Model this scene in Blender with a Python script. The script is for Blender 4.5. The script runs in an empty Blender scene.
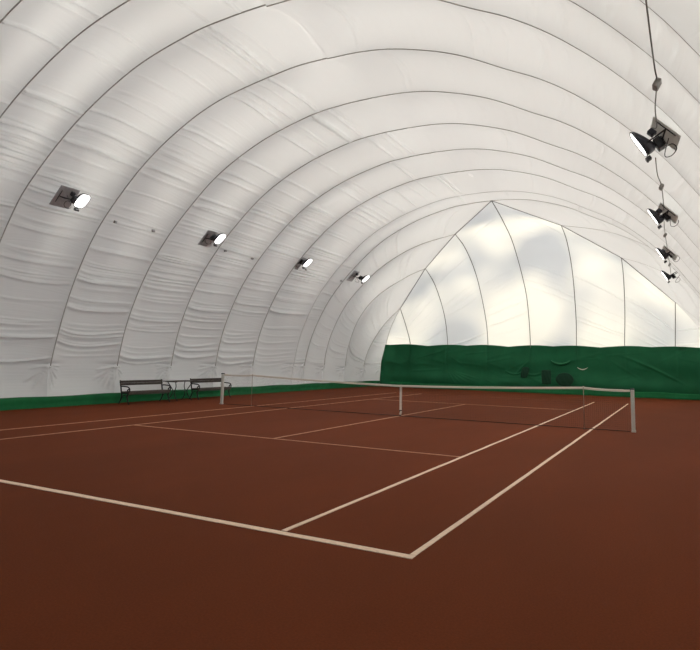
import bpy, bmesh, math, random
import numpy as np
from mathutils import Vector, Matrix
from mathutils.bvhtree import BVHTree

scene = bpy.context.scene
COL = scene.collection

# ------------------------------------------------------------------ camera
def camera():
    yaw, pitch, roll = 0.4912, 0.1146, 0.0206
    cy, sy, cp, sp = math.cos(yaw), math.sin(yaw), math.cos(pitch), math.sin(pitch)
    f = Vector((-sy*cp, cy*cp, sp)); r0 = Vector((cy, sy, 0)); u0 = r0.cross(f)
    r = math.cos(roll)*r0 + math.sin(roll)*u0
    u = -math.sin(roll)*r0 + math.cos(roll)*u0
    cam = bpy.data.cameras.new('camera'); o = bpy.data.objects.new('camera', cam); COL.objects.link(o)
    m = Matrix((r, u, -f)).transposed().to_4x4(); m.translation = (7.5874, -16.9791, 1.6891)
    o.matrix_world = m
    cam.sensor_width = 36; cam.sensor_fit = 'HORIZONTAL'
    cam.lens = 606.316*36/700
    cam.shift_x = -7.5/700; cam.shift_y = -36/700
    cam.clip_end = 300
    scene.camera = o
camera()

# ------------------------------------------------------------------ world, sun, exposure
world = bpy.data.worlds.new('overcast_sky'); scene.world = world; world.use_nodes = True
bg = world.node_tree.nodes['Background']
bg.inputs[1].default_value = 5.4
_nt = world.node_tree
_tc = _nt.nodes.new('ShaderNodeTexCoord'); _sp = _nt.nodes.new('ShaderNodeSeparateXYZ'); _rp = _nt.nodes.new('ShaderNodeValToRGB')
_nt.links.new(_tc.outputs['Generated'], _sp.inputs[0]); _mr = _nt.nodes.new('ShaderNodeMapRange')
_mr.inputs['From Min'].default_value = -1; _nt.links.new(_sp.outputs['Z'], _mr.inputs['Value'])
_nt.links.new(_mr.outputs[0], _rp.inputs[0]); _nt.links.new(_rp.outputs[0], bg.inputs[0])
_e = _rp.color_ramp.elements
_e[0].position = 0.46; _e[0].color = (0.05, 0.05, 0.045, 1)      # dark ground outside
_e[1].position = 1.0; _e[1].color = (0.96, 0.98, 1.0, 1)          # bright overcast zenith
_m = _e.new(0.52); _m.color = (0.23, 0.24, 0.25, 1)
sun = bpy.data.lights.new('sun', 'SUN'); sun.energy = 34.0; sun.angle = math.radians(25); sun.color = (1.0, 0.94, 0.82)
sun_o = bpy.data.objects.new('sun', sun); COL.objects.link(sun_o)
sun_o.rotation_euler = Vector((-0.42, -0.66, -0.62)).to_track_quat('-Z', 'Y').to_euler()
LAMP_POWER = 190.0
scene.view_settings.view_transform = 'Standard'
scene.view_settings.look = 'None'
scene.view_settings.gamma = 1
scene.view_settings.use_curve_mapping = False
scene.view_settings.exposure = -1.50
scene.cycles.diffuse_bounces = 8
scene.cycles.max_bounces = 12
scene.cycles.transparent_max_bounces = 16
scene.cycles.sample_clamp_indirect = 6

# ------------------------------------------------------------------ materials
def new_mat(name):
    m = bpy.data.materials.new(name); m.use_nodes = True
    nt = m.node_tree; nt.nodes.clear()
    out = nt.nodes.new('ShaderNodeOutputMaterial')
    return m, nt, out
def N(nt, t, **kw):
    n = nt.nodes.new(t)
    for k, v in kw.items(): setattr(n, k, v)
    return n
def simple(name, col, rough=0.6, metal=0.0, bump=0.0, scale=20, var=0.12, spec=0.3):
    m, nt, out = new_mat(name)
    b = N(nt, 'ShaderNodeBsdfPrincipled')
    b.inputs['Roughness'].default_value = rough; b.inputs['Metallic'].default_value = metal
    b.inputs['Specular IOR Level'].default_value = spec
    tc = N(nt, 'ShaderNodeTexCoord'); no = N(nt, 'ShaderNodeTexNoise'); no.inputs['Scale'].default_value = scale
    no.inputs['Detail'].default_value = 5
    nt.links.new(tc.outputs['Object'], no.inputs['Vector'])
    r = N(nt, 'ShaderNodeValToRGB')
    r.color_ramp.elements[0].position = 0.3; r.color_ramp.elements[1].position = 0.7
    r.color_ramp.elements[0].color = (*[c*(1-var) for c in col], 1)
    r.color_ramp.elements[1].color = (*[min(1, c*(1+var)) for c in col], 1)
    nt.links.new(no.outputs['Fac'], r.inputs[0]); nt.links.new(r.outputs[0], b.inputs['Base Color'])
    if bump:
        bp = N(nt, 'ShaderNodeBump'); bp.inputs['Strength'].default_value = bump; bp.inputs['Distance'].default_value = 0.02
        nt.links.new(no.outputs['Fac'], bp.inputs['Height']); nt.links.new(bp.outputs[0], b.inputs['Normal'])
    nt.links.new(b.outputs[0], out.inputs[0])
    return m

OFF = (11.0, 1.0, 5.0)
def membrane_mat(name, daylight_patches, base=(0.71, 0.722, 0.715), tr=(0.92, 0.92, 0.92), mix=0.255):
    m, nt, out = new_mat(name)
    uv = N(nt, 'ShaderNodeUVMap'); uv.uv_map = 'fabric'
    mp = N(nt, 'ShaderNodeMapping'); mp.inputs['Scale'].default_value = (0.7, 14.0, 1)
    nt.links.new(uv.outputs[0], mp.inputs[0])
    no = N(nt, 'ShaderNodeTexNoise'); no.inputs['Scale'].default_value = 1.0; no.inputs['Detail'].default_value = 4
    no.inputs['Roughness'].default_value = 0.45
    nt.links.new(mp.outputs[0], no.inputs['Vector'])
    bp = N(nt, 'ShaderNodeBump'); bp.inputs['Strength'].default_value = 0.22; bp.inputs['Distance'].default_value = 0.04
    nt.links.new(no.outputs['Fac'], bp.inputs['Height'])
    d = N(nt, 'ShaderNodeBsdfDiffuse'); t = N(nt, 'ShaderNodeBsdfTranslucent')
    d.inputs[0].default_value = (*base, 1)
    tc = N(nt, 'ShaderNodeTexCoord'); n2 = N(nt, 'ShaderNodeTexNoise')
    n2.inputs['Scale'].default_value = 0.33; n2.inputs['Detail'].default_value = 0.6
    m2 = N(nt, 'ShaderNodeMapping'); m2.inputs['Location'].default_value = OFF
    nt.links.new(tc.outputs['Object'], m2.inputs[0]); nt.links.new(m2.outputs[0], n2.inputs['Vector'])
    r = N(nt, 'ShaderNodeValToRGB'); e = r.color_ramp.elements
    if daylight_patches:
        e[0].position = 0.38; e[0].color = (0.44, 0.47, 0.51, 1); e[1].position = 0.60; e[1].color = (1.0, 0.98, 0.90, 1)  # patchy daylight glow of the end wall, painted into the translucent colour
    else:
        e[0].position = 0.3; e[0].color = (tr[0]*.93, tr[1]*.93, tr[2]*.93, 1); e[1].position = 0.7; e[1].color = (*tr, 1)
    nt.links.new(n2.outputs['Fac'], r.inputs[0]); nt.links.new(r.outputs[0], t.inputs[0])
    nt.links.new(bp.outputs[0], d.inputs['Normal']); nt.links.new(bp.outputs[0], t.inputs['Normal'])
    mx = N(nt, 'ShaderNodeMixShader'); mx.inputs[0].default_value = mix
    nt.links.new(d.outputs[0], mx.inputs[1]); nt.links.new(t.outputs[0], mx.inputs[2])
    nt.links.new(mx.outputs[0], out.inputs[0])
    return m

def clay_mat():
    m, nt, out = new_mat('red_clay')
    tc = N(nt, 'ShaderNodeTexCoord')
    b = N(nt, 'ShaderNodeBsdfPrincipled'); b.inputs['Roughness'].default_value = 0.9
    b.inputs['Specular IOR Level'].default_value = 0.05
    a = N(nt, 'ShaderNodeTexNoise'); a.inputs['Scale'].default_value = 0.35; a.inputs['Detail'].default_value = 6; a.inputs['Roughness'].default_value = 0.6
    c = N(nt, 'ShaderNodeTexNoise'); c.inputs['Scale'].default_value = 60; c.inputs['Detail'].default_value = 6
    mp = N(nt, 'ShaderNodeMapping'); mp.inputs['Scale'].default_value = (1, 0.35, 1)
    nt.links.new(tc.outputs['Object'], mp.inputs[0]); nt.links.new(mp.outputs[0], a.inputs['Vector']); nt.links.new(tc.outputs['Object'], c.inputs['Vector'])
    r1 = N(nt, 'ShaderNodeValToRGB'); e = r1.color_ramp.elements
    e[0].position = 0.3; e[0].color = (0.105, 0.0262, 0.0090, 1); e[1].position = 0.7; e[1].color = (0.136, 0.0325, 0.0108, 1)
    r2 = N(nt, 'ShaderNodeValToRGB'); e = r2.color_ramp.elements
    e[0].position = 0.3; e[0].color = (0.85, 0.85, 0.85, 1); e[1].position = 0.7; e[1].color = (1.1, 1.1, 1.1, 1)
    mu = N(nt, 'ShaderNodeMixRGB', blend_type='MULTIPLY'); mu.inputs[0].default_value = 1
    nt.links.new(a.outputs['Fac'], r1.inputs[0]); nt.links.new(c.outputs['Fac'], r2.inputs[0])
    nt.links.new(r1.outputs[0], mu.inputs[1]); nt.links.new(r2.outputs[0], mu.inputs[2]); nt.links.new(mu.outputs[0], b.inputs['Base Color'])
    bp = N(nt, 'ShaderNodeBump'); bp.inputs['Strength'].default_value = 0.25; bp.inputs['Distance'].default_value = 0.004
    nt.links.new(c.outputs['Fac'], bp.inputs['Height']); nt.links.new(bp.outputs[0], b.inputs['Normal'])
    nt.links.new(b.outputs[0], out.inputs[0])
    return m

def emit(name, col, s):
    m, nt, out = new_mat(name); e = N(nt, 'ShaderNodeEmission'); e.inputs[0].default_value = (*col, 1); e.inputs[1].default_value = s
    nt.links.new(e.outputs[0], out.inputs[0]); return m

M_MEM = membrane_mat('white_membrane', False)
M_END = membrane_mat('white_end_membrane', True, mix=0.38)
M_CLAY = clay_mat()
M_SEAM = simple('seam_cable', (0.16, 0.16, 0.15), 0.8)
M_SEAMB = simple('barrel_seam', (0.42, 0.41, 0.38), 0.8)
M_SEAML = simple('pale_seam', (0.42, 0.41, 0.39), 0.8)
M_GREEN = simple('green_tarpaulin', (0.013, 0.105, 0.045), 0.7, bump=0.1, scale=1.3, var=0.12, spec=0.12)
M_GREENL = simple('green_skirt', (0.009, 0.105, 0.035), 0.7, bump=0.2, scale=3, var=0.15, spec=.1)
M_GREEND = simple('dark_green_cloth', (0.006, 0.040, 0.019), 0.8, var=0.1)
M_GREENB = simple('bright_green_cloth', (0.016, 0.16, 0.062), 0.5, var=0.1)
M_LINE = simple('court_tape', (0.72, 0.55, 0.41), 0.8, scale=30, var=0.10)
M_LINEF = simple('dusty_court_tape', (0.40, 0.21, 0.125), 0.85, scale=8, var=0.2)
M_LINEV = simple('almost_buried_tape', (0.17, 0.062, 0.032), 0.85, scale=6, var=0.2)
M_BAND = simple('white_webbing', (0.62, 0.57, 0.50), 0.7, scale=40, var=0.05)
M_NET = simple('black_netting', (0.02, 0.02, 0.02), 0.9)
M_POST = simple('grey_aluminium', (0.50, 0.50, 0.47), 0.5, 0.05, var=0.05)
M_BLACK = simple('black_metal', (0.03, 0.03, 0.032), 0.45, 0.3, var=0.1)
M_HOUS = simple('dark_grey_housing', (0.055, 0.055, 0.065), 0.4, 0.3, var=0.1)
M_PLATE = simple('grey_mounting_plate', (0.40, 0.40, 0.42), 0.5, 0.0, scale=12, var=0.1)
def plate_mat():
    m, nt, out = new_mat('pale_translucent_plate')
    d = N(nt, 'ShaderNodeBsdfDiffuse'); t = N(nt, 'ShaderNodeBsdfTranslucent'); x = N(nt, 'ShaderNodeMixShader')
    no = N(nt, 'ShaderNodeTexNoise'); no.inputs['Scale'].default_value = 6; r = N(nt, 'ShaderNodeValToRGB')
    r.color_ramp.elements[0].color = (.62, .62, .60, 1); r.color_ramp.elements[1].color = (.75, .75, .72, 1)
    nt.links.new(no.outputs['Fac'], r.inputs[0]); nt.links.new(r.outputs[0], d.inputs[0]); nt.links.new(r.outputs[0], t.inputs[0])
    x.inputs[0].default_value = .45; nt.links.new(d.outputs[0], x.inputs[1]); nt.links.new(t.outputs[0], x.inputs[2]); nt.links.new(x.outputs[0], out.inputs[0])
    return m
M_PLATEL = plate_mat()
M_WOOD = simple('weathered_dark_wood', (0.062, 0.052, 0.044), 0.7, scale=14, var=0.25)
M_IRON = simple('cast_iron', (0.022, 0.024, 0.024), 0.5, 0.4, var=0.1)
M_WIRE = simple('grey_wire', (0.22, 0.22, 0.20), 0.7)
M_BOX = simple('grey_box', (0.30, 0.29, 0.27), 0.6)
M_GLOW = emit('lamp_glass', (1.0, 0.98, 0.96), 14)

# ------------------------------------------------------------------ helpers
def obj(name, me_or_bm, mat, parent=None, smooth=False):
    if isinstance(me_or_bm, bmesh.types.BMesh):
        me = bpy.data.meshes.new(name); me_or_bm.to_mesh(me); me_or_bm.free()
    else: me = me_or_bm
    me.name = name
    if mat: me.materials.append(mat)
    if smooth: me.polygons.foreach_set('use_smooth', [True]*len(me.polygons))
    o = bpy.data.objects.new(name, me); COL.objects.link(o)
    if parent: o.parent = parent
    return o
def tag(o, label=None, cat=None, group=None, kind=None):
    if label: o['label'] = label
    if cat: o['category'] = cat
    if group: o['group'] = group
    if kind: o['kind'] = kind
    return o
def thing(name, loc, label, cat, group=None, rz=0):
    o = bpy.data.objects.new(name, None); COL.objects.link(o); o.location = loc; o.rotation_euler = (0, 0, rz)
    o.empty_display_size = 0.1
    return tag(o, label, cat, group)
def box(bm, c, s, rot=None, bev=0.0):
    t = bmesh.new(); bmesh.ops.create_cube(t, size=1)
    bmesh.ops.scale(t, vec=s, verts=t.verts)
    if bev: bmesh.ops.bevel(t, geom=t.edges[:], offset=bev, segments=2, affect='EDGES', profile=0.5)
    if rot is not None: bmesh.ops.rotate(t, verts=t.verts, cent=(0, 0, 0), matrix=rot)
    bmesh.ops.translate(t, verts=t.verts, vec=c)
    me = bpy.data.meshes.new('tmp'); t.to_mesh(me); t.free(); bm.from_mesh(me); bpy.data.meshes.remove(me)
def tube(bm, pts, r, n=8, close=False):
    pts = [Vector(p) for p in pts]; rings = []; m = len(pts)
    prev = None
    for i, p in enumerate(pts):
        a = pts[i-1] if (i > 0 or close) else p
        b = pts[(i+1) % m] if (i < m-1 or close) else p
        d = (b-a).normalized()
        if prev is None:
            up = Vector((0, 0, 1)) if abs(d.z) < .9 else Vector((1, 0, 0))
            x = d.cross(up).normalized()
        else:
            x = (prev - d*prev.dot(d)).normalized()
        prev = x; y = d.cross(x)
        rr = float(r[i] if isinstance(r, (list, tuple)) else r)
        rings.append([bm.verts.new(p + rr*(math.cos(2*math.pi*k/n)*x + math.sin(2*math.pi*k/n)*y)) for k in range(n)])
    for i in range(m if close else m-1):
        A, B = rings[i], rings[(i+1) % m]
        for k in range(n): bm.faces.new((A[k], A[(k+1) % n], B[(k+1) % n], B[k]))
    if not close:
        bm.faces.new(rings[0][::-1]); bm.faces.new(rings[-1])
def smooth_pts(pts, n=8):
    P = [Vector(p) for p in pts]; out = []
    for i in range(len(P)-1):
        p0 = P[max(i-1, 0)]; p1 = P[i]; p2 = P[i+1]; p3 = P[min(i+2, len(P)-1)]
        for k in range(n):
            t = k/n
            out.append(0.5*((2*p1)+(p2-p0)*t+(2*p0-5*p1+4*p2-p3)*t*t+(3*p1-p0-3*p2+p3)*t**3))
    out.append(P[-1]); return out

# ------------------------------------------------------------------ the air dome
def curve(ctrl, n):
    """smooth resample of control points by arc length -> (n,3)"""
    q = np.array([tuple(v) for v in smooth_pts(ctrl, 16)])
    L = np.r_[0, np.cumsum(np.linalg.norm(np.diff(q, axis=0), axis=1))]
    t = np.linspace(0, L[-1], n)
    return np.stack([np.interp(t, L, q[:, i]) for i in range(3)], 1)
PL = [(9.85, 0), (9.78, 1.25), (9.42, 2.8), (8.7, 4.35), (7.88, 5.5), (6.93, 6.5), (5.6, 7.6), (3.94, 8.45), (2.2, 8.97), (1.0, 9.12), (0, 9.15)]
PR = [(9.70, 0), (9.56, 1.25), (9.10, 2.8), (8.50, 3.95), (7.88, 4.88), (7.40, 5.55), (6.68, 6.35), (5.92, 7.03), (5.22, 7.52), (4.5, 7.9), (3.3, 8.52), (2.0, 8.94), (1, 9.11), (0, 9.15)]
PL1 = [(9.85, 0), (9.82, 1.18), (9.46, 2.6), (9.0, 3.85), (8.3, 5.14), (7.52, 6.1), (6.3, 7.22), (4.99, 8.07), (3.44, 8.72), (1.25, 9.12), (0, 9.17)]
PL0 = [(9.85, 0), (9.86, 1.2), (9.56, 2.7), (9.12, 3.95), (8.5, 5.15), (7.70, 6.2), (6.01, 7.56), (4.03, 8.58), (2.2, 9.05), (1, 9.17), (0, 9.2)]
def barrel(side, y0, y1=None):
    y1 = y0 if y1 is None else y1
    P = PR if side > 0 else PL0 if -9 < y0 < -7 else PL1 if -5 < y0 < -4 else PL
    return [(side*x, y0+(y1-y0)*min(1, z/9.15), z) for x, z in P]
C8 = [(9.85, 11.7, 0), (9.90, 12.0, 1.3), (9.88, 12.12, 2.0), (9.62, 12.32, 3.18), (8.85, 12.53, 4.74), (7.45, 12.73, 6.26), (6.2, 12.85, 7.16), (4.66, 12.94, 7.86), (2.7, 13, 8.3)]
C9 = [(9.85, 14.2, 0), (9.88, 14.35, 1.3), (9.75, 14.53, 2.57), (9.20, 14.74, 4.12), (8.12, 14.9, 5.39), (6.41, 15.04, 6.42), (5.2, 15.1, 6.9)]
C10 = [(9.8, 16.4, 0), (9.76, 16.51, 1.32), (9.42, 16.6, 2.44), (8.56, 16.71, 3.77), (7.5, 16.8, 4.8)]
C11 = [(9.40, 18.35, 0), (9.28, 18.22, 1.3), (8.97, 17.95, 2.6), (8.4, 17.45, 3.7), (7.5, 16.8, 4.8)]
S0 = [(0, 18.3, 0), (0, 18.32, 1.3), (0, 18.2, 2.64), (0, 17.87, 4.19), (0, 17.02, 5.77), (0, 14.5, 7.75), (0, 12.3, 8.62), (0, 10.3, 9.15)]
S1 = [(2.5, 18.35, 0), (2.5, 18.38, 1.3), (2.5, 18.35, 2.66), (2.55, 18.05, 4.23), (2.63, 16.66, 6.4), (2.68, 14.79, 7.75), (2.7, 13, 8.3)]
S2 = [(5.0, 18.35, 0), (5.0, 18.38, 1.3), (4.98, 18.32, 2.64), (5.07, 17.95, 4.41), (5.16, 16.62, 6.07), (5.2, 15.1, 6.9)]
S3 = [(7.4, 18.35, 0), (7.4, 18.36, 1.3), (7.41, 18.25, 2.62), (7.46, 17.59, 3.81), (7.5, 16.8, 4.8)]
def mir(c, side): return [(side*x if side < 0 else x*0.985, y, z) for x, y, z in c]
def back(c): return [(x, -y, z) for x, y, z in c]
def side_cables(side):
    far = [barrel(side, 9.7, 10.3)] + [mir(c, side) for c in (C8, C9, C10, C11)]
    mid = [barrel(side, y) for y in (-8.8, -7.18, -4.65, -2.12, 0.41, 2.94, 5.47, 8.8)]
    near = [back(c) for c in far][::-1]
    return near + mid + far
CAB = {s: side_cables(s) for s in (-1, 1)}
END = [mir(c, -1) for c in (C11, S3, S2, S1)] + [S0] + [mir(c, 1) for c in (S1, S2, S3, C11)]
END_NEAR = [back(c) for c in END][::-1]

def fold_set(rng, L, n, tlo, thi, strength=1.0):
    out = []
    for _ in range(n):
        h = rng.uniform(tlo, thi) if rng.random() < .35 else rng.uniform(tlo, tlo+(thi-tlo)*.62)
        out.append((h, rng.uniform(.016, .034), rng.uniform(.014, .034)*strength*(1.5 if rng.random() < .25 else 1), rng.uniform(.35, .65), rng.uniform(.35, .75), rng.uniform(-.03, .03)))
    for _ in range(n//4):
        out.append((tlo+(thi-tlo)*rng.random()**1.4, rng.uniform(.022, .034), rng.uniform(.055, .085)*strength, .5+rng.uniform(-.1, .1), rng.uniform(.55, .8), rng.uniform(-.03, .03)))
    return out

def patch(ca, cb, ns, nt, rng, nfold, fans, bulge=0.105, centre=(0, 0, 2.0), fstr=1.0, vertical=0, sag=.085, topfade=False):
    A = curve(ca, nt); B = curve(cb, nt)
    s = np.linspace(0, 1, ns)[:, None, None]
    P = A[None]*(1-s) + B[None]*s
    w = np.linalg.norm(B-A, axis=1)
    La = np.r_[0, np.cumsum(np.linalg.norm(np.diff((A+B)/2, axis=0), axis=1))]
    du = np.gradient(P, axis=0); dv = np.gradient(P, axis=1)
    deg = np.linalg.norm(du, axis=2, keepdims=True) < 1e-6
    nrm = np.cross(du, dv); nl = np.linalg.norm(nrm, axis=2, keepdims=True)
    nrm = nrm/np.maximum(nl, 1e-9)
    c = np.array(centre)[None, None, :]*np.array([1, 0, 1]) + P*np.array([0, .6, 0])
    sgn = np.sign(np.sum(nrm*(P-c), axis=2, keepdims=True)); nrm = nrm*sgn
    nrm[nl[:, :, 0] < 1e-9] = 0
    if abs(ca[-1][0]) < 1e-6 and abs(cb[-1][0]) < 1e-6 and abs(ca[0][0]) > 1:     # both halves meet flush along the ridge
        nrm[:, -1] = (0, 0, 1)
    S = np.linspace(0, 1, ns)[:, None]; V = La[None, :]
    lift = np.clip(V/0.9, 0, 1); lift = lift*lift*(3-2*lift)
    if topfade:
        q = np.clip((La[-1]-V)/1.6, 0, 1); lift = lift*1.0; top = q*q*(3-2*q)
    else: top = 1.0
    tt = np.clip((np.linspace(0, 1, nt)[None, :]-.6)/.4, 0, 1); tt = tt*tt*(3-2*tt)
    if not topfade: bulge = bulge + (.10-bulge)*tt
    d = bulge*w[None, :]*(1-(2*S-1)**2)*(0.25+0.75*lift)*top
    edge = np.clip(np.minimum(S, 1-S)/.06, 0, 1)
    split = np.clip(np.abs(np.linspace(0, 1, nt)[None, :]-TSPLIT)/.012, 0, 1)
    for (h, wd, am, sc, sl, ph) in fold_set(rng, La[-1], nfold, 1.5, La[-1]-.6, fstr):
        dd = V-(h + ph*np.sin(5*S+h) - sag*w[None, :]*(1-(2*S-1)**2))
        env = np.exp(-((S-sc)/sl)**4)*edge*split
        d = d - env*am*np.exp(-(dd/np.where(dd > 0, wd*.75, wd*2.6))**2)
    for k in range(vertical):     # soft folds that run from cable to cable on a slant
        h = rng.uniform(1.5, La[-1]*.6); q = rng.uniform(-.5, .5)
        dd = V-(h+q*(S-.5)); d = d - edge*split*.018*np.exp(-(dd/.09)**2)
    for end in fans:
        dy = (S-end)*w[None, :]; dz = 1.27-V
        below = np.clip(dz, 0, 2)
        fade = np.clip((V-.2)/.3, 0, 1)*np.clip((dz+.05)/.06, 0, 1)
        r = np.hypot(dy, dz)
        d = d + .20*np.exp(-(r/.34)**1.3)*np.where(dz > 0, 1, np.exp(-(dz/.10)**2))
        for q in range(8):
            ph = math.radians(4+q*11.5+rng.uniform(-3, 3)); ln = rng.uniform(.45, .85)*(1.0 if q < 5 else .8)
            ux, uz = math.sin(ph)*(1 if end == 0 else -1), math.cos(ph)
            al = dy*ux+dz*uz; ac = dy*uz-dz*ux
            wd = .016+.030*np.clip(al, 0, 1)
            d = d - .085*np.exp(-(ac/wd)**2)*np.clip(al/.06, 0, 1)*np.clip((ln-al)/.3, 0, 1)*np.clip((V-.15)/.2, 0, 1)
    P = P + nrm*d[:, :, None]
    return P, np.broadcast_to(S, d.shape), np.broadcast_to(V, d.shape)

TSPLIT = 0.56
def mesh_from_grids(name, grids, mat):
    vs, fs, uv = [], [], []; off = 0
    for k, (P, S, V) in enumerate(grids):
        a, b = P.shape[:2]
        vs.append(P.reshape(-1, 3)); uv.append(np.stack([S+k*1.37, V+k*3.1], 2).reshape(-1, 2))
        i = np.arange(a*b).reshape(a, b)+off
        fs.append(np.stack([i[:-1, :-1], i[1:, :-1], i[1:, 1:], i[:-1, 1:]], 2).reshape(-1, 4)); off += a*b
    vs = np.concatenate(vs); fs = np.concatenate(fs); uv = np.concatenate(uv)
    me = bpy.data.meshes.new(name)
    me.vertices.add(len(vs)); me.vertices.foreach_set('co', vs.astype(np.float32).ravel())
    me.loops.add(fs.size); me.loops.foreach_set('vertex_index', fs.astype(np.int32).ravel())
    me.polygons.add(len(fs)); me.polygons.foreach_set('loop_start', np.arange(0, fs.size, 4, dtype=np.int32))
    me.polygons.foreach_set('loop_total', np.full(len(fs), 4, dtype=np.int32))
    me.polygons.foreach_set('use_smooth', np.ones(len(fs), dtype=bool))
    l = me.uv_layers.new(name='fabric'); l.data.foreach_set('uv', uv[fs.ravel()].astype(np.float32).ravel())
    me.update(calc_edges=True); me.validate()
    o = obj(name, me, mat); o['kind'] = 'structure'
    return o

MEMBRANES = []
roof = []
for side in (-1, 1):
    rng = random.Random(7+side); low = []
    cabs = CAB[side]
    for i in range(len(cabs)-1):
        vis = i >= 4
        top = 5 <= i <= 12
        nt = (760 if side < 0 else 420) if vis else 120
        nf = (46 if side < 0 else 26) if vis else 6
        fs = 1.25 if side < 0 else .4
        if i >= 12: nf = 26; fs = .6
        P, S, V = patch(cabs[i], cabs[i+1], (60 if side < 0 else 26) if vis else 10, nt, rng, nf, (0, 1), vertical=(0 if side < 0 else 10), bulge=(0.185 if side < 0 else 0.10)*(.75 if i >= 13 else 1), fstr=fs, topfade=(i <= 3 or i >= 13))
        c = int(round(TSPLIT*(nt-1)))+1
        low.append((P[:, :c], S[:, :c], V[:, :c])); roof.append((P[:, c-1:], S[:, c-1:], V[:, c-1:]))
    MEMBRANES.append(mesh_from_grids('wall_left' if side < 0 else 'wall_right', low, M_MEM))
MEMBRANES.append(mesh_from_grids('ceiling', roof, M_MEM))
TSPLIT = 5.0
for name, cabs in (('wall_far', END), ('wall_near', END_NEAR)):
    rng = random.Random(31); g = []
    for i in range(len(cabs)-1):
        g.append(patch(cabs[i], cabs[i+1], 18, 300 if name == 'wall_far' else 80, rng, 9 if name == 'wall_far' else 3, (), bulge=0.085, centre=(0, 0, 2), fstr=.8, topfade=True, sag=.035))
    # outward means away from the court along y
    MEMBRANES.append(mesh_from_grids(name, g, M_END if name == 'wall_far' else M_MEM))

# unseen outer skin, added to diffuse the daylight behind the folded inner fabric
def blow(c): return [(x*1.03, y*1.018, z*1.035) for x, y, z in c]
g = []
TSPLIT = 5.0
for side in (-1, 1):
    for a, b in zip(CAB[side], CAB[side][1:]): g.append(patch(blow(a), blow(b), 9, 60, random.Random(1), 0, (), bulge=.17, topfade=True))
for cabs in (END, END_NEAR):
    for a, b in zip(cabs, cabs[1:]): g.append(patch(blow(a), blow(b), 9, 50, random.Random(1), 0, (), bulge=.09, topfade=True))
mesh_from_grids('wall_outer_diffuser', g, membrane_mat('outer_diffuser_membrane', False, base=(.8, .8, .8), tr=(.95, .95, .95), mix=.72))

# seams (the cables that press into the fabric)
tn = 0
def trim(pts, r, mat):
    global tn
    tn += 1; bm = bmesh.new(); tube(bm, pts, r, 6)
    o = obj('trim_%d' % tn, bm, mat, smooth=True); o['kind'] = 'structure'
for side in (-1, 1):
    for i, c in enumerate(CAB[side]):
        if side > 0 and i in (0, len(CAB[side])-1): pass
        q = [tuple(v) for v in curve(c, 130) if v[2] > (1.24 if 0 < i < len(CAB[side])-1 else 0)]
        light = i == 12
        if light: rad = .009
        elif side < 0: rad = .017
        else: rad = [.004+.010*min(1, max(0, (v[2]-5.5)/3)) for v in q]
        trim(q, rad, M_SEAML if light else M_SEAMB)
for c in END[1:-1]:
    trim([tuple(v) for v in curve(c, 90)], .020, M_SEAM)
for c in END_NEAR[1:-1]:
    trim([tuple(v) for v in curve(c, 60)], .014, M_SEAM)
J = [mir(C10, -1)[-1], mir(C9, -1)[-1], mir(C8, -1)[-1], (0, 10.3, 9.15), mir(C8, 1)[-1], mir(C9, 1)[-1], mir(C10, 1)[-1]]
trim(J, .022, M_SEAM); trim([(x, -y, z) for x, y, z in J], .014, M_SEAM)

# ------------------------------------------------------------------ floor and green base boards
bm = bmesh.new(); box(bm, (0, 0, -0.05), (20.6, 37.6, 0.1)); o = obj('floor', bm, M_CLAY); o['kind'] = 'structure'

def strip(name, side, mat):
    rng = random.Random(3); bm = bmesh.new(); rows = []
    n = 200
    for i in range(n+1):
        y = -18.1 + 36.2*i/n
        x0 = 9.80 if side < 0 else 9.64
        if abs(y) > 16.4: x0 -= .45*(abs(y)-16.4)/1.9
        w = .012*math.sin(y*3.1)+.01*math.sin(y*7.7+1)
        h = .32+.012*math.sin(y*1.9)
        prof = [(x0-.10+w, 0.002), (x0-.03+w*.5, .05), (x0-.012, .17+w), (x0-.02+w*.6, h-.02), (x0+.06, h+.01)]
        rows.append([bm.verts.new((side*x, y, z)) for x, z in prof])
    for a, b in zip(rows, rows[1:]):
        for k in range(4): bm.faces.new((a[k], a[k+1], b[k+1], b[k]))
    o = obj(name, bm, mat, smooth=True); o['kind'] = 'structure'
    so = o.modifiers.new('t', 'SOLIDIFY'); so.thickness = .006
strip('baseboard_left', -1, M_GREENL); strip('baseboard_right', 1, M_GREENL)

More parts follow.
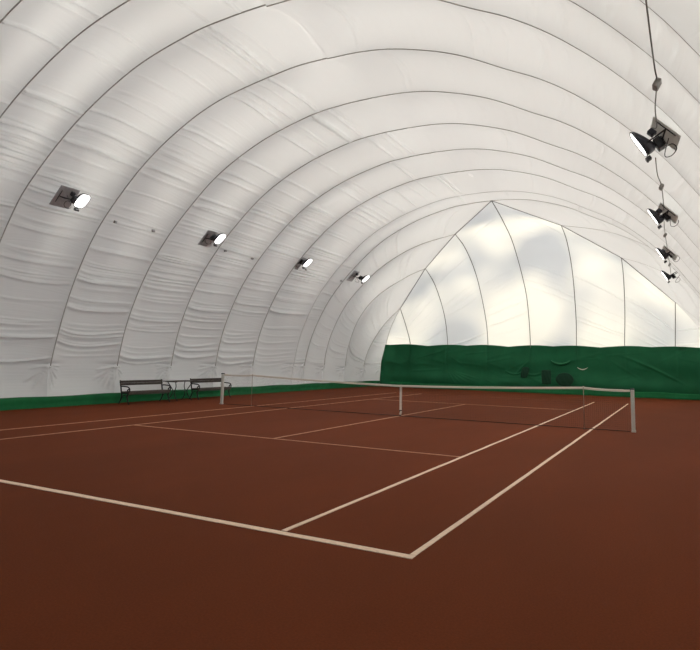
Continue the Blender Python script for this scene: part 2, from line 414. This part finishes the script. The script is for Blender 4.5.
# ------------------------------------------------------------------ green curtain across the far end
def ridge(X, Z, x0, z0, x1, z1, w, am):
    dx, dz = x1-x0, z1-z0; L = math.hypot(dx, dz)
    u = ((X-x0)*dx+(Z-z0)*dz)/L; v = (-(X-x0)*dz+(Z-z0)*dx)/L
    return am*np.exp(-(v/w)**2)*np.clip(u/(.25*L), 0, 1)*np.clip((L-u)/(.25*L), 0, 1)
def smile(X, Z, xc, zc, hw, sag, w, am):
    zz = zc + sag*((X-xc)/hw)**2
    return am*np.exp(-((Z-zz)/w)**2)*np.clip(1-((X-xc)/hw)**4, 0, 1)
def curtain():
    t = thing('windbreak_curtain', (0, 18.15, 0), 'dark green tarpaulin curtain hanging across the whole far end wall', 'curtain')
    nx, nz = 520, 90
    U = np.linspace(0, 1, nx)[:, None]; W = np.linspace(0, 1, nz)[None, :]
    zb = 0.10
    xl = -(9.26 - .33*(W*2.6/2.6)**1.6); xr = 9.05 - .25*W**1.6
    X = xl + (xr-xl)*U
    top = 2.62 + .07*np.abs(np.cos(np.pi*X/2.48))**1.0 - .035 + .02*np.sin(X*1.3)
    Z = zb + (top-zb)*W
    Y = np.zeros_like(X)
    Y -= .16*np.exp(-((Z-.55)/.38)**2)*(.75+.35*np.sin(X*1.9+.6)*np.sin(X*.83))      # roll of loose cloth near the ground
    Y -= .44*np.exp(-((np.abs(X)-9.1)/.55)**2)
    Y -= .05*np.exp(-((Z-1.7-.15*np.sin(X*.9))/.4)**2)
    Y += .03*np.sin(Z*3.3+X*.7)
    rng = random.Random(5)
    for _ in range(46):
        x0 = rng.uniform(-9, 8.5); z0 = rng.uniform(.4, 2.2); a = rng.uniform(-.6, .5); L = rng.uniform(.8, 2.4)
        Y -= ridge(X, Z, x0, z0, x0+L*math.cos(a), z0+L*math.sin(a), rng.uniform(.04, .10), rng.uniform(.006, .016))
    for k in range(5):
        Y -= ridge(X, Z, -4.9+.1*k, 1.05, -4.3+.35*k, .15+.12*k, .035, .02)
        Y -= ridge(X, Z, 4.4+.3*k, 2.3-.1*k, 6.9+.25*k, 1.2-.15*k, .06, .015)
    Y -= smile(X, Z, 1.65, 1.62, .55, .22, .07, .04)
    Y -= smile(X, Z, .15, .98, .5, .16, .06, .06)
    Y -= smile(X, Z, -.9, 1.0, .55, .2, .05, .04)
    Y -= ridge(X, Z, -.9, .95, -.1, 1.75, .05, .035)
    for x in (-7.4, -5, -2.5, 0, 2.5, 5, 7.4):
        Y += .03*np.exp(-((X-x)/.06)**2)*W
    P = np.stack([X, Y, Z], 2)
    me_o = mesh_from_grids('cloth', [(P, X, Z)], M_GREEN); me_o.parent = t
    del me_o['kind']
    so = me_o.modifiers.new('t', 'SOLIDIFY'); so.thickness = .004
    # lighter skirt on the ground
    n = 300; bm = bmesh.new(); rows = []
    for i in range(n+1):
        x = -9.2+18.3*i/n; w = .015*math.sin(x*4.1)+.012*math.sin(x*9.3+1)
        prof = [(-.42+w, .004), (-.34+w, .10+w*.5), (-.30+w, .22+.02*math.sin(x*2.2)), (-.26+w, .30+.015*math.sin(x*2.2)), (-.02, .28)]
        rows.append([bm.verts.new((x, a, b)) for a, b in prof])
    for a, b in zip(rows, rows[1:]):
        for k in range(4): bm.faces.new((a[k], b[k], b[k+1], a[k+1]))
    s = obj('skirt', bm, M_GREENL, t, True); s['label'] = 'lighter green skirt along the ground'
    so = s.modifiers.new('t', 'SOLIDIFY'); so.thickness = .005
    # dark cloth covers over openings
    def cover(name, xc, zc, w, h, mat, y=-.17, skew=0.0, rnd=.25):
        nx_, nz_ = 14, 14; bm = bmesh.new(); g = []
        for i in range(nx_+1):
            row = []
            for j in range(nz_+1):
                u = 2*i/nx_-1; v = 2*j/nz_-1
                # squircle mapping
                x = u*(1-rnd*v*v*.5); z = v*(1-rnd*u*u*.5)
                yy = y - .03*(1-u*u)*(1-v*v) + .008*math.sin(9*u+4*v)
                row.append(bm.verts.new((xc+x*w/2+skew*z*w/2, yy, zc+z*h/2)))
            g.append(row)
        for i in range(nx_):
            for j in range(nz_): bm.faces.new((g[i][j], g[i+1][j], g[i+1][j+1], g[i][j+1]))
        c = obj(name, bm, mat, t, True)
        so = c.modifiers.new('t', 'SOLIDIFY'); so.thickness = .01
        c['label'] = 'darker green cloth flap'
    cover('flap', .90, .90, .52, .78, M_GREEND, y=-.2, rnd=.1)
    cover('flap', 1.88, .80, .95, .74, M_GREEND, y=-.24, rnd=.6)
    cover('flap', -.28, 1.12, .42, .62, M_GREEND, y=-.2, skew=.35, rnd=.3)
    # lighter sagging folds
    def sag(name, xc, zc, hw, sg, r, mat, y, lab):
        bm = bmesh.new()
        pts = [(xc+hw*u, y-.02*(1-u*u), zc+sg*u*u) for u in np.linspace(-1, 1, 17)]
        tube(bm, pts, [r*(.25+.75*(1-u*u)) for u in np.linspace(-1, 1, 17)], 8)
        o = obj(name, bm, mat, t, True); o['label'] = lab
    sag('sagging_fold', 1.65, 1.62, .50, .20, .055, M_GREENB, -.13, 'bright green sagging fold')
    sag('strap', 2.80, 1.36, .27, .12, .026, M_BAND, -.15, 'white sagging strap')
curtain()

# ------------------------------------------------------------------ court lines (tapes on the clay)
def line(label, x0, y0, x1, y1, w, mat=M_LINE, h=0.006):
    bm = bmesh.new(); L = math.hypot(x1-x0, y1-y0); n = max(2, int(L/.4)); rng = random.Random(int(x0*100+y1*10))
    dx, dy = (x1-x0)/L, (y1-y0)/L; rows = []
    for i in range(n+1):
        t = i/n; px = (x0+x1)/2*0 + dx*L*t; py = dy*L*t; wob = rng.uniform(-.004, .004); ww = w/2*rng.uniform(.94, 1.04)
        rows.append([bm.verts.new((px-dy*(s*ww)-dy*wob, py+dx*(s*ww)+dx*wob, z)) for s, z in ((-1, 0), (-1, h), (1, h), (1, 0))])
    for a, b in zip(rows, rows[1:]):
        for k in range(4): bm.faces.new((a[k], a[(k+1) % 4], b[(k+1) % 4], b[k]))
    bm.faces.new(rows[0][::-1]); bm.faces.new(rows[-1])
    bmesh.ops.recalc_face_normals(bm, faces=bm.faces)
    o = obj('court_line', bm, mat); o.location = (x0, y0, 0)
    tag(o, label, 'court line', 'white court lines on the clay')
line('long white doubles sideline nearest the right of the court, passing beside the near net post', 5.46, -11.88, 5.46, 11.88, .055)
line('long white singles sideline on the right, ending left of the near net post', 4.09, -11.86, 4.09, 11.88, .055)
line('faint outer doubles sideline on the left, closest to the benches', -5.46, -11.86, -5.46, 11.88, .05, M_LINEF)
line('faint inner singles sideline on the left, second from the benches', -4.09, -11.86, -4.09, 11.88, .05, M_LINEF)
line('near baseline crossing the bottom left corner of the picture', -5.49, -11.93, 5.49, -11.93, .09)
line('faint far baseline close to the green end curtain', -5.49, 11.93, 5.49, 11.93, .05, M_LINEV)
line('near service line, in front of the net, joining both singles sidelines', -4.06, -6.40, 4.06, -6.40, .05, M_LINEF)
line('faint far service line seen through the net', -4.06, 6.40, 4.06, 6.40, .05, M_LINEF)
line('centre service line running under the white net strap', 0, -6.36, 0, 6.36, .05, M_LINEF)

# ------------------------------------------------------------------ tennis net
XL, XR, SL, SR = -6.80, 6.40, -5.52, 5.28
def net_top(x):
    pts = [(XL, 1.055), (SL, 1.07), (0, .925), (SR, 1.08), (XR, 1.055)]
    for (a, za), (b, zb) in zip(pts, pts[1:]):
        if a <= x <= b:
            t = (x-a)/(b-a); lin = za+(zb-za)*t
            return lin - (.035 if abs(b-a) > 3 else .02)*4*t*(1-t)*(.6 if abs(b-a) > 3 else 1)
    return 1.05
def net():
    t = thing('tennis_net', (0, 0, 0), 'black tennis net with white top band stretched across the clay court', 'tennis net')
    # netting
    bm = bmesh.new(); r = .0014
    def strand(pts):
        rings = []
        for p in pts:
            rings.append(p)
        tube(bm, pts, r, 3)
    x = XL+.05
    while x < XR-.04:
        z = net_top(x)-.05; strand([(x, 0, .012), (x, 0, z)]); x += .048
    rows = 21
    for k in range(rows):
        f = k/(rows-1); pts = []
        for i in range(45):
            xx = XL+.05+(XR-XL-.1)*i/44; z = net_top(xx)-.05
            pts.append((xx, 0, .02+f*(z-.02)))
        strand(pts)
    obj('netting', bm, M_NET, t)
    bm = bmesh.new(); pts = [(XL+.03+(XR-XL-.06)*i/80, 0, .016) for i in range(81)]; tube(bm, pts, .009, 6)
    o = obj('bottom_cord', bm, M_NET, t, True)
    # headband, folded over the cable
    bm = bmesh.new(); rows_ = []
    for i in range(161):
        xx = XL+.012+(XR-XL-.024)*i/160; z = net_top(xx); w = .004*math.sin(xx*5)
        prof = [(-.010, z-.055), (-.012, z-.01), (0, z+.004), (.012, z-.01), (.010, z-.055)]
        rows_.append([bm.verts.new((xx, y+w, zz)) for y, zz in prof])
    for a, b in zip(rows_, rows_[1:]):
        for k in range(5): bm.faces.new((a[k], a[(k+1) % 5], b[(k+1) % 5], b[k]))
    bm.faces.new(rows_[0][::-1]); bm.faces.new(rows_[-1])
    obj('headband', bm, M_BAND, t)
    bm = bmesh.new(); tube(bm, [(XL+.012, 0, net_top(XL)), (XL+.2, 0, net_top(XL+.2)-.004)], .006, 6); obj('net_cable', bm, M_BLACK, t)
    bm = bmesh.new(); tube(bm, [(XR-.2, 0, net_top(XR-.2)-.004), (XR-.012, 0, net_top(XR))], .006, 6); obj('net_cable', bm, M_BLACK, t)
    # centre strap
    bm = bmesh.new()
    box(bm, (.06, -.018, .555), (.060, .004, .74), bev=.001); box(bm, (.06, .018, .555), (.060, .004, .74), bev=.001); box(bm, (.06, 0, .930), (.060, .044, .008), bev=.001)
    box(bm, (.072, -.022, .105), (.060, .004, .115), Matrix.Rotation(.35, 3, 'Y'), .001)
    st = obj('centre_strap', bm, M_BAND, t); st['label'] = 'white vertical strap'
    bm = bmesh.new(); box(bm, (.06, -.022, .175), (.07, .012, .028), bev=.003); obj('buckle', bm, M_BLACK, st)
    bm = bmesh.new(); tube(bm, [(.06, -.02, .06), (.05, -.02, .0)], .008, 6); obj('anchor', bm, M_BLACK, st)
net()
def net_post(x, label):
    t = thing('net_post', (x, 0, 0), label, 'net post', 'net posts')
    s = 1 if x > 0 else -1
    bm = bmesh.new(); box(bm, (s*.045, 0, .53), (.085, .085, 1.05), bev=.012); obj('post', bm, M_POST, t)
    bm = bmesh.new(); box(bm, (s*.045, 0, 1.072), (.088, .096, .035), bev=.01); obj('cap', bm, M_BLACK, t)['label'] = 'dark cap'
    bm = bmesh.new(); tube(bm, [(s*.045-.0, -.03, .99), (s*.045, .03, .99)], .028, 12)
    obj('pulley', bm, M_BLACK, t)
    bm = bmesh.new(); box(bm, (s*.05, 0, .02), (.10, .10, .05), bev=.008); obj('ground_sleeve', bm, M_POST, t)
    bm = bmesh.new(); box(bm, (s*.045, -.055, .70), (.03, .03, .12), bev=.006); tube(bm, [(s*.045, -.07, .72), (s*.045, -.11, .72), (s*.045, -.11, .66)], .007, 6); obj('winch', bm, M_POST, t)
net_post(XR, 'tall grey metal net post at the right end of the net')
net_post(XL, 'grey metal net post at the left end of the net in front of the benches')
def stick(x, label):
    t = thing('singles_stick', (x, -.03, 0), label, 'net stick', 'thin sticks propping the net')
    bm = bmesh.new(); tube(bm, [(0, 0, 0.006), (0, 0, net_top(x)+.0)], .009, 8); obj('rod', bm, simple('clear_stick', (.20, .14, .11), .5), t, True)
    bm = bmesh.new(); tube(bm, [(0, 0, 0.0), (0, 0, .006)], .03, 12); obj('foot', bm, M_NET, t)
    bm = bmesh.new(); box(bm, (0, 0.0, net_top(x)+.008), (.035, .03, .02), bev=.004); obj('fork', bm, M_BAND, t)
stick(SR, 'thin stick propping the net up beside the right net post')
stick(SL, 'thin stick propping the net up beside the left net post')

# ------------------------------------------------------------------ benches and table on the left
def bench(y0, y1, label):
    yc = (y0+y1)/2; L = y1-y0
    t = thing('park_bench', (-9.1, yc, 0), label, 'bench', 'park benches by the left wall')
    # local: seat faces +x
    bm = bmesh.new()
    ry = lambda a: Matrix.Rotation(a, 3, 'Y')
    for x, z in ((-.175, .748), (-.160, .664)): box(bm, (x-.02, 0, z), (.026, L, .080), ry(.22), .004)
    obj('backrest', bm, M_WOOD, t)
    bm = bmesh.new()
    for k, x in enumerate((-.10, -.02, .06, .14, .21)): box(bm, (x, 0, .405+.008*abs(k-2)*(1 if k > 2 else .3)), (.072, L, .040), None, .006)
    obj('seat', bm, M_WOOD, t)
    bm = bmesh.new(); box(bm, (.245, 0, .375), (.022, L-.02, .075), None, .004); obj('seat_rail', bm, M_WOOD, t)
    for s in (-1, 1):
        yy = s*(L/2-.03)
        bm = bmesh.new()
        tube(bm, smooth_pts([(-.215, yy, .80), (-.195, yy, .70), (-.16, yy, .55), (-.135, yy, .42), (-.10, yy, .375), (.05, yy, .375), (.20, yy, .385), (.235, yy, .36)]), .024, 8)
        fr = obj('side_frame', bm, M_IRON, t, True)
        bm = bmesh.new()
        arm = [(-.165, yy, .585), (-.08, yy, .60), (.06, yy, .595), (.17, yy, .585), (.245, yy, .54), (.265, yy, .47), (.235, yy, .41), (.18, yy, .42), (.165, yy, .47), (.20, yy, .505)]
        tube(bm, smooth_pts(arm), .021, 8)
        ring = [(.215+.045*math.cos(a), yy, .47+.045*math.sin(a)) for a in np.linspace(0, 2*math.pi, 16, endpoint=False)]
        tube(bm, ring, .014, 6, close=True)
        obj('armrest', bm, M_IRON, t, True)
        bm = bmesh.new(); tube(bm, smooth_pts([(-.12, yy, .39), (-.10, yy, .28), (-.14, yy, .14), (-.225, yy, .03), (-.25, yy, .012)]), [.026]*8+[.024]*8+[.021]*8+[.018]*9, 8); obj('leg', bm, M_IRON, t, True)
        bm = bmesh.new(); tube(bm, smooth_pts([(.21, yy, .385), (.165, yy, .28), (.19, yy, .14), (.245, yy, .03), (.265, yy, .012)]), [.026]*8+[.024]*8+[.021]*8+[.018]*9, 8); obj('leg', bm, M_IRON, t, True)
        bm = bmesh.new(); tube(bm, smooth_pts([(-.12, yy, .20), (0, yy, .30), (.08, yy, .30), (.18, yy, .20)]), .010, 6); obj('brace', bm, M_IRON, t, True)
    bm = bmesh.new(); tube(bm, [(-.0, -L/2+.03, .30), (0, L/2-.03, .30)], .010, 6); obj('stretcher', bm, M_IRON, t, True)
bench(-2.38, -0.47, 'dark wooden park bench with iron arms, the one left of the small table')
bench(0.98, 2.90, 'dark wooden park bench with iron arms behind the left net post')
def table():
    t = thing('side_table', (-9.08, .22, 0), 'small dark slatted table between the two park benches', 'table')
    bm = bmesh.new()
    for k in range(6): box(bm, (-.25+.1*k, 0, .725), (.092, 1.20, .030), None, .004)
    for yy in (-.45, .45): box(bm, (0, yy, .703), (.56, .05, .022), None, .003)
    obj('table_top', bm, M_WOOD, t)
    for yy, s in ((-.33, 1), (.36, -1)):
        for sx in (-1, 1):
            bm = bmesh.new()
            tube(bm, smooth_pts([(sx*.20, yy-.10*s, .695), (sx*.13, yy, .52), (sx*.05, yy+.03*s, .36), (sx*.10, yy, .18), (sx*.26, yy-.03*s, .012)]), .015, 8)
            obj('leg', bm, M_IRON, t, True)
    for yy, s in ((-.33, 1), (.36, -1)):
        bm = bmesh.new(); tube(bm, [(-.06, yy+.03*s, .36), (.06, yy+.03*s, .36)], .013, 8); obj('leg_joint', bm, M_IRON, t, True)
    bm = bmesh.new(); tube(bm, [(0, -.30, .36), (0, .33, .36)], .011, 8); obj('stretcher', bm, M_IRON, t, True)
table()

# ------------------------------------------------------------------ floodlights
def bvh_of(objs):
    vs, ps, off = [], [], 0
    for o in objs:
        me = o.data; n = len(me.vertices); a = np.empty(n*3, np.float32); me.vertices.foreach_get('co', a)
        f = np.empty(len(me.polygons)*4, np.int32); me.loops.foreach_get('vertex_index', f)
        vs += [tuple(v) for v in a.reshape(-1, 3).tolist()]; ps += [tuple(v) for v in (f.reshape(-1, 4)+off).tolist()]; off += n
    return BVHTree.FromPolygons(vs, ps)
BV = bvh_of(MEMBRANES[:3])
def on_skin(p, d):
    h = BV.ray_cast(Vector(p), Vector(d).normalized())
    n = h[1] if h[1].dot(Vector(d)) < 0 else -h[1]
    return h[0], n
def floodlight(side, y, z, label, x=7.06, face=0.78, pm=M_PLATE, pz=-.55, py=0.0):
    """head hangs inboard of a plate fixed flat to the membrane; glass faces the court and down"""
    t = thing('floodlight', (side*x, y, z), label, 'floodlight', 'floodlights on the dome skin')
    rot = Matrix.Rotation(0, 3, 'X')
    # local frame: a = long axis of the glass (towards skin, down), n = glass normal (inboard, down)
    n = Vector((-side*math.cos(face), -.04, -math.sin(face))).normalized()
    b = Vector((0, 1, 0)); a = n.cross(b).normalized(); b = a.cross(n).normalized()
    if a.x*side < 0: a = -a
    F = Matrix((a, b, n)).transposed()
    g = lambda u, v, w: F @ Vector((u, v, w))
    # housing: domed shell behind an oblong rim, deepest toward the wall end
    bm = bmesh.new(); ru, rv = .24, .17; rows = []
    NU, NV = 20, 10
    for j in range(NV+1):
        ph = j/NV*math.pi/2; ring = []
        for i in range(NU*2):
            th = 2*math.pi*i/(NU*2); c, s_ = math.cos(th), math.sin(th)
            k = (abs(c)**3.2+abs(s_)**3.2)**(-1/3.2)
            cu, cv = k*c, k*s_
            rr = math.cos(ph)
            u = ru*cu*rr + .09*(1-rr); v = rv*cv*rr
            w = -.15*math.sin(ph)**.5*(1+.55*u/ru)
            ring.append(bm.verts.new(g(u, v, w)))
        rows.append(ring)
    for A, B in zip(rows, rows[1:]):
        m = len(A)
        for i in range(m): bm.faces.new((A[i], A[(i+1) % m], B[(i+1) % m], B[i]))
    bmesh.ops.remove_doubles(bm, verts=bm.verts, dist=.0008)
    hs = obj('housing', bm, M_HOUS, t, True); so = hs.modifiers.new('t', 'SOLIDIFY'); so.thickness = .006
    # rim
    bm = bmesh.new(); pts = []
    for i in range(40):
        th = 2*math.pi*i/40; c, s_ = math.cos(th), math.sin(th); k = (abs(c)**3.2+abs(s_)**3.2)**(-1/3.2)
        pts.append(g(ru*k*c, rv*k*s_, .004))
    tube(bm, pts, .012, 6, close=True); obj('rim', bm, M_HOUS, hs, True)
    # glass
    bm = bmesh.new(); c0 = bm.verts.new(g(0, 0, .018)); rg = [bm.verts.new(g(ru*.95*math.cos(q)*((abs(math.cos(q))**3.2+abs(math.sin(q))**3.2)**(-1/3.2)), rv*.95*math.sin(q)*((abs(math.cos(q))**3.2+abs(math.sin(q))**3.2)**(-1/3.2)), .004)) for q in np.linspace(0, 2*math.pi, 40, endpoint=False)]
    for i in range(40): bm.faces.new((c0, rg[i], rg[(i+1) % 40]))
    gl = obj('glass', bm, M_GLOW, t, True); gl['label'] = 'brightly lit glass'
    # control gear box behind, with cooling fins
    bm = bmesh.new(); Fr = F
    box(bm, g(.19, 0, -.25), (.20, .20, .12), Fr, .012)
    for k in range(5): box(bm, g(.12+.035*k, 0, -.32), (.008, .18, .03), Fr)
    obj('gear_box', bm, M_BLACK, t)
    # hinge block under the wall end
    bm = bmesh.new(); box(bm, g(.31, 0, .02), (.06, .12, .09), Fr, .008); tube(bm, [g(.33, -.08, .04), g(.33, .08, .04)], .016, 8); obj('latch', bm, M_BLACK, t)
    # plate on the membrane
    hp, hn = on_skin((side*(x-.8), y+py, z+pz), (side*1, 0, .62))
    hn = Vector((-side*.72, 0 if side < 0 else -.22, -.69)).normalized()
    upv = Vector((0, 1, 0)); pa = hn.cross(upv).normalized(); pb = pa.cross(hn).normalized()
    PF = Matrix((pa, pb, hn)).transposed()
    hpl = hp - Vector(t.location) + hn*(.07 if side < 0 else .22)
    bm = bmesh.new(); box(bm, hpl, ((.70, .62, .014) if side < 0 else (.56, .50, .014)), PF, .005)
    for su in (-1, 1):
        for sv in (-1, 1): box(bm, hpl + PF @ Vector((su*(.30 if side < 0 else .24), sv*(.26 if side < 0 else .21), .012)), (.03, .03, .014), PF, .004)
    pl = obj('mounting_plate', bm, pm, t)
    # bracket: two arms from the plate to the head
    for sv in (-1, 1):
        bm = bmesh.new()
        p0 = hpl + PF @ Vector((0, sv*.16, .01)); p1 = g(.12, sv*.235, -.10)
        tube(bm, smooth_pts([p0, p0*.6+p1*.4+hn*.03, p1]), .014, 8)
        tube(bm, [p1, g(.12, sv*.20, -.10)], .016, 8)
        obj('bracket_arm', bm, M_BLACK, t, True)
    bm = bmesh.new(); p0 = hpl + PF @ Vector((0, -.16, .02)); p1 = hpl + PF @ Vector((0, .16, .02)); tube(bm, [p0, p1], .014, 8)
    tube(bm, [hpl+PF @ Vector((-.2, -.2, .02)), hpl+PF @ Vector((.2, -.2, .02))], .010, 8)
    obj('bracket_bar', bm, M_BLACK, t, True)
    # loops of lead
    bm = bmesh.new(); c = g(.30, 0, -.30)
    tube(bm, smooth_pts([c, c+Vector((side*.10, -.12, .0)), c+Vector((side*.16, -.15, -.10)), c+Vector((side*.08, -.12, -.2)), c+Vector((-side*.02, -.05, -.16)), hpl + PF @ Vector((.1, 0, .02))]), .007, 6)
    obj('lead', bm, M_BLACK, t, True)
    # clamp box on the plate
    bm = bmesh.new(); box(bm, hpl + PF @ Vector((-.20*side, .12, .06)), (.12, .10, .10), PF, .01); obj('junction_box', bm, M_HOUS, t)
    L = bpy.data.lights.new('lamp', 'AREA'); L.shape = 'RECTANGLE'; L.size = .5; L.size_y = .36; L.energy = LAMP_POWER; L.color = (1.0, .985, .95)
    lo = bpy.data.objects.new('lamp', L); COL.objects.link(lo); lo.parent = t
    lo.location = g(0, 0, .03); lo.rotation_euler = n.to_track_quat('-Z', 'Y').to_euler()
    return hp, hn
FY = (-5.85, -.05, 5.85, 11.55)
LAB_L = ('floodlight on the left wall with glaring lamp, the largest, nearest the left picture edge',
         'floodlight on the left wall, second from the left picture edge',
         'floodlight on the left wall, third from the left picture edge, above the net',
         'floodlight on the left wall, farthest and closest to the green curtain')
LAB_R = ('large black floodlight on the right wall, nearest the camera, at the top right',
         'black floodlight on the right wall, directly below the largest one in the picture',
         'small black floodlight on the right wall, third down from the top right',
         'smallest black floodlight on the right wall, lowest of the four')
PLR = []
for y, l in zip(FY, LAB_L): floodlight(-1, y-.12, 5.93, l, x=7.12, face=.85, pz=-.80, py=.08)
for y, l in zip(FY, LAB_R): PLR.append(floodlight(1, y, 5.45, l, x=7.06, face=.54, pm=M_PLATEL, pz=-.62, py=-.1))

# ------------------------------------------------------------------ power cable along the right-hand skin
def jbox(bm, p, nrm, s=.11):
    upv = Vector((0, 1, 0)); pa = nrm.cross(upv).normalized(); pb = pa.cross(nrm).normalized()
    box(bm, p+nrm*.03, (s, s*1.5, .05), Matrix((pa, pb, nrm)).transposed(), .01)
for W_, jb, lab in (([(7.42, -12.4, 5.45), (7.40, -11, 5.25), (7.42, -9.4, 5.19), (7.43, -8.85, 5.22), (7.37, -7.5, 5.40), (7.36, -6.45, 5.50), (7.28, -6.1, 5.62)], 3, 'thin grey power cable running up from the largest floodlight on the right wall'),
                    ([(7.30, -5.45, 5.30), (7.29, -4.2, 5.36), (7.33, -3, 5.46), (7.33, -1.7, 5.50), (7.32, -.5, 5.50)], 2, 'thin grey power cable between the largest and second floodlights on the right wall'),
                    ([(7.30, .4, 5.40), (7.28, 1.5, 5.50), (7.27, 3, 5.58), (7.28, 4.3, 5.52), (7.28, 5.3, 5.45)], 2, 'thin grey power cable between the second and third floodlights on the right wall'),
                    ([(7.30, 6.4, 5.40), (7.30, 8, 5.42), (7.30, 9.8, 5.45), (7.3, 11.0, 5.45)], 1, 'thin grey power cable between the two smallest floodlights on the right wall')):
    org = Vector(W_[jb]); t = thing('power_cable', org, lab, 'cable', 'cables on the right wall')
    bm = bmesh.new(); tube(bm, smooth_pts([Vector(p)-org for p in W_], 8), .009, 6); obj('wire', bm, M_WIRE, t, True)
    bm = bmesh.new(); box(bm, (0, 0, -.04), (.07, .16, .12), Matrix.Rotation(.5, 3, 'Y'), .015); obj('junction_box', bm, M_BOX, t)

for (y, z, lab) in ((-4.0, 5.68, 'small grey junction box on the left wall, first to the right of the largest floodlight'),
                    (-2.55, 5.72, 'small grey junction box on the left wall, just left of the second floodlight'),
                    (1.25, 5.68, 'small grey junction box on the left wall, just right of the second floodlight'),
                    (2.7, 5.66, 'small grey junction box on the left wall, just left of the third floodlight'),
                    (7.3, 5.68, 'small grey junction box on the left wall, just right of the third floodlight'),
                    (10.0, 5.64, 'small grey junction box on the left wall, just left of the farthest floodlight')):
    h, n = on_skin((-6.6, y, z-.45), (-1, 0, .40))
    t = thing('junction_box', h, lab, 'junction box', 'junction boxes on the left wall')
    upv = Vector((0, 1, 0)); pa = n.cross(upv).normalized(); pb = pa.cross(n).normalized(); PF = Matrix((pa, pb, n)).transposed()
    bm = bmesh.new(); box(bm, n*.03, (.085, .11, .06), PF, .01); obj('box', bm, M_BOX, t)
    bm = bmesh.new(); box(bm, n*.064, (.07, .09, .012), PF, .003); obj('lid', bm, M_PLATE, t)
